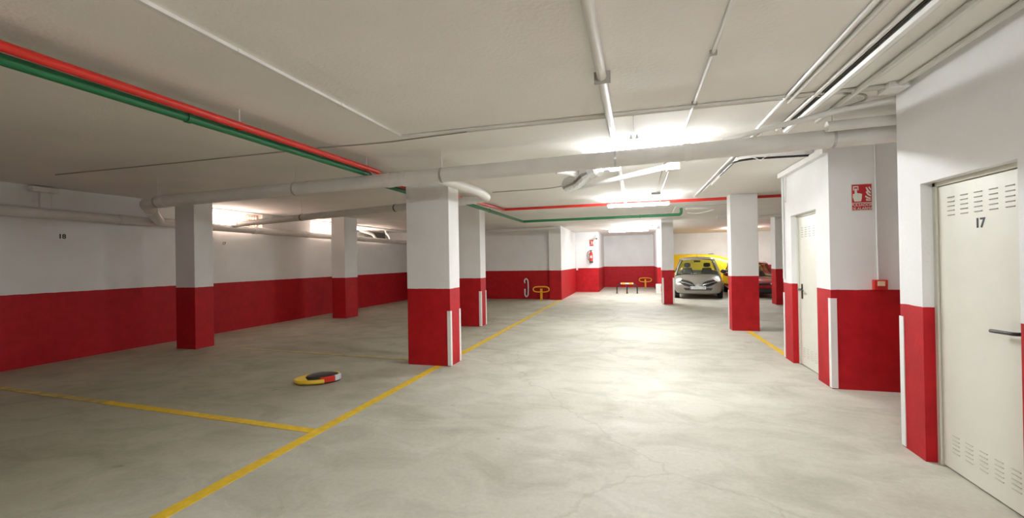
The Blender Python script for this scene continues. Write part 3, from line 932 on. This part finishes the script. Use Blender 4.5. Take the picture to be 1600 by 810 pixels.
def side_strip(a0, a1, m, nm, lab):
    mm = MB()
    ring = []
    for k in range(9):
        a = R(a0 + (a1 - a0) * k / 8)
        for (rr, z) in ((.196, .016), (.203, .022), (.201, .078), (.186, .086)):
            ring.append((.05 + rr * 1.10 * math.cos(a), rr * .84 * math.sin(a), z))
    rings = [ring[i * 4:i * 4 + 4] for i in range(9)]
    mm.loft(rings, closed=True)
    o = ob(nm, mm, m, pk, local=True, smooth=True)
    o['label'] = lab


side_strip(266, 312, REDP, 'reflector', 'red reflector strip')
side_strip(314, 352, PLATE, 'reflector', 'white reflector strip')

# J-shaped white hook on the rear bay wall
hk = ob('wall_hook', MB().tube([(-4.12, 16.22, .62), (-4.14, 16.2, .72), (-4.07, 16.2, .80), (-4.0, 16.2, .72), (-3.99, 16.2, .45), (-4.0, 16.19, .16), (-4.06, 16.18, .08), (-4.12, 16.18, .16), (-4.12, 16.19, .40)], .026, 10, fillet=.06), WHITE, org=(-4.06, 16.2, .1), smooth=True)
tag(hk, 'white S-shaped hose hanging on the red rear bay wall', 'hose')

# utility box by the far recess
ub = root('utility_box', 'white floor box with tan panel at the foot of the far recess wall', 'box', (1.0, 19.4, 0))
ob('case', MB().box(.78, 1.18, 19.25, 19.58, 0, .40), WHITE, ub, bevel=.008)
ob('front_panel', MB().box(.97, 1.12, 19.243, 19.252, .10, .30), mat('tan_panel', (.62, .48, .30), .6), ub)

# chain with padlock on the far pillar guard
cl = root('chain_hook', 'white chain tangle hung on the pillar corner beside the red car', 'chain', (4.37, 15.0, .85))
for k in range(7):
    x = 4.33 + .055 * k; z = .93 - .10 * math.sin(math.pi * k / 6) * .8
    pts = [(x + .034 * math.cos(a), 15.0 + .012 * (k % 2), z + .030 * math.sin(a)) for a in [2 * math.pi * j / 10 for j in range(11)]]
    ob('chain_link', MB().tube(pts, .012, 6), PLATE, cl, smooth=True)
ob('padlock', MB().box(4.47, 4.52, 14.98, 15.01, .70, .78), YELP, cl, bevel=.005)


# ------------------------------------------------------------------ cars
def ring_full(half, y):
    """half: list of (x,z) from bottom centre to top centre (x>=0)"""
    right = [(x, y, z) for (x, z) in half]
    left = [(-x, y, z) for (x, z) in half[1:-1]][::-1]
    return right + left


def wheel(parent, x, y, r, s):
    t = ob('wheel', MB().lathe([(r * .62, -.09), (r * .97, -.09), (r, -.06), (r, .06), (r * .97, .09), (r * .62, .09)], 24, (x, y, r), axis='x'), RUBBER, parent, local=True, smooth=True)
    ob('rim', MB().lathe([(.05, 0), (.10, .012), (r * .60, .0), (r * .64, .02), (r * .64, -.02)], 20, (x + s * .085, y, r), axis='x', sx=1, sy=1), RIM, t, local=True, smooth=True)
    ob('wheel_arch', MB().lathe([(r * 1.16, -.005), (r * 1.16, .005)], 24, (x + s * .045, y, r + .02), axis='x'), RUBBER, t, local=True)


def hatchback(label, loc, rz, paint, hs=1.0, plate_text=None, micra=True):
    t = root('car', label, 'car', loc, rz, 'parked cars')
    S = hs

    def st(y, w, zb, zsh, top, tub=None):
        if tub is None:
            h = [(0, zb), (w * .55, zb), (w * .88, zb + .03), (w * .985, zb + .16), (w, (zb + zsh) / 2 + .05), (w * .97, zsh - .06), (w * .86, zsh + .01), (w * .55, top - .012), (0, top)]
        else:
            h = [(0, zb), (w * .55, zb), (w * .88, zb + .03), (w * .985, zb + .16), (w, (zb + zsh) / 2 + .05), (w * .975, zsh - .06), (w * .93, zsh + .01), (w * .88, tub), (0, tub - .02)]
        return ring_full([(x, z * S) for x, z in h], y)
    rings = [st(0, .56, .24, .47, .50), st(.02, .66, .20, .52, .56), st(.08, .755, .17, .58, .63), st(.22, .80, .16, .65, .71), st(.45, .83, .16, .715, .785),
             st(.72, .838, .16, .77, .835), st(.96, .84, .16, .81, .868), st(1.0, .84, .16, .82, .868),
             st(1.03, .84, .16, .83, .5, .42), st(1.6, .84, .17, .88, .5, .40), st(2.4, .84, .17, .92, .5, .40), st(3.1, .83, .18, .95, .5, .45), st(3.42, .82, .19, .97, .5, .60),
             st(3.46, .81, .20, .97, .98), st(3.58, .78, .22, .96, .975), st(3.66, .72, .26, .93, .95), st(3.70, .60, .32, .84, .87)]
    shell = ob('body', MB().loft(rings), paint, t, local=True, smooth=True, sub=2)

    def pane(name, pts, m, th=.008, sub=0):
        """quad sheet with thickness from a grid of rows"""
        n = len(pts[0]); mm = MB()
        mm.loft(pts, closed=False, caps=False)
        o = ob(name, mm, m, t, local=True, smooth=True, sub=sub)
        s = o.modifiers.new('thickness', 'SOLIDIFY'); s.thickness = th; s.offset = 0
        return o
    xs = (-1, -.6, -.2, .2, .6, 1)

    def row(hw, y, z, bulge_y, bulge_z):
        return [(u * hw, y - bulge_y * (1 - u * u), (z + bulge_z * (1 - u * u)) * S) for u in xs]
    pane('windscreen', [row(.74, .98, .845, .10, .02), row(.66, 1.27, 1.13, .09, .025), row(.55, 1.58, 1.40, .07, .03)], GLASS, .006)
    pane('roof', [row(.565, 1.55, 1.385, .07, .035), row(.575, 1.75, 1.44, .04, .05), row(.585, 2.2, 1.47, 0, .055), row(.58, 2.8, 1.455, -.02, .05), row(.56, 3.25, 1.39, -.05, .04)], paint, .03, 1)
    pane('rear_window', [row(.55, 3.24, 1.385, -.05, .03), row(.62, 3.42, 1.18, -.06, .02), row(.68, 3.52, .99, -.06, .01)], GLASS, .006)
    for s in (-1, 1):
        ob('windscreen_pillar', MB().tube([(s * .765, .96, .82 * S), (s * .68, 1.28, 1.13 * S), (s * .57, 1.60, 1.40 * S)], .030, 8), paint, t, local=True, smooth=True)
        ob('rear_pillar', MB().loft([[(s * .80, 3.05, .96 * S), (s * .74, 3.50, .96 * S), (s * .70, 3.52, .96 * S), (s * .74, 3.05, .96 * S)],
                                     [(s * .60, 2.98, 1.42 * S), (s * .575, 3.25, 1.40 * S), (s * .545, 3.24, 1.40 * S), (s * .56, 2.98, 1.42 * S)]]), paint, t, local=True)
        ob('door_pillar', MB().tube([(s * .80, 2.15, .94 * S), (s * .60, 2.15, 1.45 * S)], .028, 8), BLACK, t, local=True, smooth=True)
        mm = MB(); mm.loft([[(s * .795, 1.06, .86 * S), (s * .795, 2.1, .92 * S), (s * .775, 3.1, .98 * S)], [(s * .59, 1.62, 1.41 * S), (s * .605, 2.1, 1.45 * S), (s * .595, 3.0, 1.42 * S)]], closed=False, caps=False)
        o = ob('side_window', mm, GLASS, t, local=True)
        sd = o.modifiers.new('thickness', 'SOLIDIFY'); sd.thickness = .006
        ob('roof_rail', MB().tube([(s * .57, 1.58, 1.40 * S), (s * .605, 2.2, 1.465 * S), (s * .595, 2.9, 1.44 * S), (s * .565, 3.25, 1.395 * S)], .03, 8), paint, t, local=True, smooth=True)
        mr = ob('mirror', MB().lathe([(.02, -.07), (.07, -.055), (.085, 0), (.07, .05), (.02, .065)], 14, (s * .90, 1.16, .96 * S), axis='y', sx=1.25, sy=.95), BLACK if micra else paint, t, local=True, smooth=True)
        ob('mirror_arm', MB().tube([(s * .78, 1.16, .95 * S), (s * .86, 1.16, .98 * S)], .02, 8), BLACK, mr, local=True)
        for yy in (.62, 3.02):
            wheel(t, s * .728, yy, .29, s)
        # seats
        se = ob('seat', MB().loft([[(s * .36 - .22, 1.95, .45), (s * .36 + .22, 1.95, .45), (s * .36 + .22, 2.10, .45), (s * .36 - .22, 2.10, .45)],
                                   [(s * .36 - .23, 2.05, .8), (s * .36 + .23, 2.05, .8), (s * .36 + .23, 2.18, .8), (s * .36 - .23, 2.18, .8)],
                                   [(s * .36 - .16, 2.14, 1.08 * S), (s * .36 + .16, 2.14, 1.08 * S), (s * .36 + .16, 2.24, 1.08 * S), (s * .36 - .16, 2.24, 1.08 * S)]]), SEAT, t, local=True, smooth=True, bevel=.03)
        ob('headrest', MB().lathe([(.04, -.09), (.12, -.06), (.13, 0), (.11, .07), (.03, .09)], 14, (s * .36, 2.2, 1.19 * S), sy=.5), SEAT, se, local=True, smooth=True)
    ob('dashboard', MB().loft([[(-.74, 1.06, .70 * S), (.74, 1.06, .70 * S), (.74, 1.06, .83 * S), (-.74, 1.06, .83 * S)], [(-.74, 1.45, .65 * S), (.74, 1.45, .65 * S), (.74, 1.45, .88 * S), (-.74, 1.45, .88 * S)]]), SEAT, t, local=True, bevel=.03)
    sw = [(-.36 + .17 * math.cos(a), 1.52 - .05 * math.sin(a), (.93 + .17 * math.sin(a)) * S) for a in [2 * math.pi * j / 20 for j in range(21)]]
    ob('steering_wheel', MB().tube(sw, .014, 6), SEAT, t, local=True, smooth=True)
    ob('rear_view_mirror', MB().box(-.12, .12, 1.54, 1.57, 1.31 * S, 1.38 * S), BLACK, t, local=True, bevel=.015)
    ob('antenna', MB().tube([(0, 1.72, 1.48 * S), (0, 1.80, 1.60 * S)], .006, 6), BLACK, t, local=True)
    for s in (-1, 1):
        ob('wiper', MB().tube([(s * .12 - .30, .93, .872 * S), (s * .12 + .28, .915, .880 * S)], .010, 6), BLACK, t, local=True)
    def wrapped(name, rows, m, off, parent=t):
        o = ob(name, MB().loft(rows, closed=False, caps=False), m, parent, local=True, smooth=True)
        sh = o.modifiers.new('wrap', 'SHRINKWRAP'); sh.target = shell; sh.wrap_method = 'NEAREST_SURFACEPOINT'
        sh.wrap_mode = 'ABOVE_SURFACE'; sh.offset = off
        so = o.modifiers.new('thickness', 'SOLIDIFY'); so.thickness = .012; so.offset = 0
        return o
    if micra:
        for s in (-1, 1):
            # round lamp riding the wing
            wrapped('headlight', [[(s * .66 + rr * .13 * math.cos(a), .26 + rr * .14 * math.sin(a), .715 + rr * .10 * math.sin(a)) for a in [2 * math.pi * j / 20 for j in range(21)]] for rr in (.02, .35, .7, 1.0)], LENS, .014)
            # almond grille opening
            lo = [(.08, .440), (.20, .432), (.32, .447), (.44, .475), (.55, .512), (.64, .565)]
            hi = [(.10, .485), (.19, .560), (.32, .620), (.46, .660), (.57, .680), (.65, .670)]
            g = wrapped('grille_opening', [[(s * (l[0] + (h[0] - l[0]) * u), .02 + .25 * l[0] ** 2 + max(0, l[1] + (h[1] - l[1]) * u - .5) * .9, l[1] + (h[1] - l[1]) * u) for l, h in zip(lo, hi)] for u in (0, .2, .4, .6, .8, 1)], BLACK, .012)
            wrapped('grille_bar', [[(s * x, .02 + .25 * x * x, z + dz) for x, z in ((.15, .495), (.30, .530), (.42, .562), (.58, .605))] for dz in (-.011, .011)], STEEL, .024)
            ob('fog_lamp', MB().lathe([(.045, -.03), (.05, 0), (.02, .012)], 14, (s * .58, .075, .34), axis='y'), LENS, t, local=True, smooth=True)
        ob('badge', MB().lathe([(.05, -.02), (.055, .0), (.03, .012)], 18, (0, -.004, .505), axis='y', sy=.8), STEEL, t, local=True, smooth=True)
        ob('lower_intake', MB().prism([(-.48, .40), (.48, .40), (.42, .315), (-.42, .315)], .10, 'xz', -.002), BLACK, t, local=True)
        for zz in (.335, .365):
            ob('intake_slat', MB().box(-.43, .43, -.008, .02, zz - .006, zz + .006), DARK, t, local=True)
        ob('bumper_lip', MB().tube([(-.70, .10, .245), (-.45, .0, .235), (0, -.02, .23), (.45, .0, .235), (.70, .10, .245)], .022, 8, fillet=.1), paint, t, local=True, smooth=True)
        np_ = ob('number_plate', MB().box(-.26, .26, -.035, -.012, .355, .465), PLATE, t, local=True, bevel=.004)
        o = text('plate_text', '5815', .085, GREYINK, (-.06, -.0365, .41), FACE_MY, np_)
        ob('plate_stripe', MB().box(-.257, -.225, -.0365, -.034, .36, .46), mat('plate_blue', (.35, .37, .45), .5), np_, local=True)
        ob('plate_mark', MB().box(.18, .205, -.0365, -.034, .395, .425).box(.135, .139, -.0365, -.034, .36, .46), INK, np_, local=True)
    else:
        for s in (-1, 1):
            wrapped('headlight', [[(s * x, .05 + .2 * x * x, z) for x, z in ((.40, .44), (.52, .45), (.66, .47))], [(s * x, .06 + .2 * x * x, z) for x, z in ((.40, .50), (.52, .52), (.68, .53))]], LENS, .012)
            ob('indicator', MB().box(s * .62 - .06, s * .62 + .06, .02, .06, .30, .35), AMBER, t, local=True, bevel=.01)
        ob('grille', MB().box(-.34, .34, -.004, .05, .46, .54), BLACK, t, local=True, bevel=.006)
        ob('bumper', MB().tube([(-.80, .20, .25), (-.66, .05, .25), (0, -.03, .25), (.66, .05, .25), (.80, .20, .25)], .10, 10, fillet=.1), BLACK, t, local=True, smooth=True)
    return t


hatchback('silver rounded hatchback facing the aisle in front of the yellow van', (2.10, 16.75, 0), R(-6.5), SILVER)
hatchback('red car parked behind the pillars beside the silver hatchback', (4.18, 17.4, 0), R(-4), REDCAR, hs=.86, micra=False)

# yellow van parked crosswise behind the silver car
vn = root('van', 'yellow panel van parked crosswise behind the silver hatchback', 'van', (3.18, 22.55, 0), R(-90), 'parked cars')


def vst(y, w, zb, zm, zt, wt):
    h = [(0, zb), (w * .7, zb), (w * .97, zb + .05), (w, zb + .25), (w, zm), (wt + .04, zt - .12), (wt - .04, zt - .02), (wt * .5, zt + .01), (0, zt + .015)]
    return ring_full(h, y)


ob('body', MB().loft([vst(-1.95, .70, .34, .85, 1.52, .60), vst(-1.93, .77, .26, .95, 1.60, .64), vst(-1.78, .80, .22, 1.0, 1.645, .67), vst(-1.2, .80, .2, 1.0, 1.66, .68), vst(-.2, .80, .2, 1.0, 1.66, .69), vst(.35, .80, .2, 1.0, 1.62, .68),
                      vst(.85, .80, .2, 1.0, 1.48, .64), vst(1.3, .80, .2, .95, 1.20, .66), vst(1.5, .79, .2, .9, 1.0, .68), vst(1.85, .76, .22, .75, .86, .62), vst(2.0, .66, .3, .6, .68, .5)]), YELCAR, vn, local=True, smooth=True, sub=1)
for s in (-1, 1):
    for yy in (-1.35, 1.35):
        wheel(vn, s * .72, yy, .30, s)
    ob('side_window', MB().prism([(.78, 1.0), (1.15, .98), (1.0, 1.22), (.80, 1.30)], .01, 'yz', s * .80 - .005), GREYP, vn, local=True)
    ob('tail_light', MB().box(s * .70 - .04, s * .70 + .04, -1.96, -1.88, .70, 1.0), REDP, vn, local=True, bevel=.01)
    ob('headlight', MB().lathe([(.11, -.02), (.10, .03), (.02, .05)], 14, (s * .52, 1.93, .62), axis='y'), LENS, vn, local=True, smooth=True)
ob('roof_rack_bar', MB().box(-.66, .66, .22, .26, 1.645, 1.672), BLACK, vn, local=True, bevel=.006)
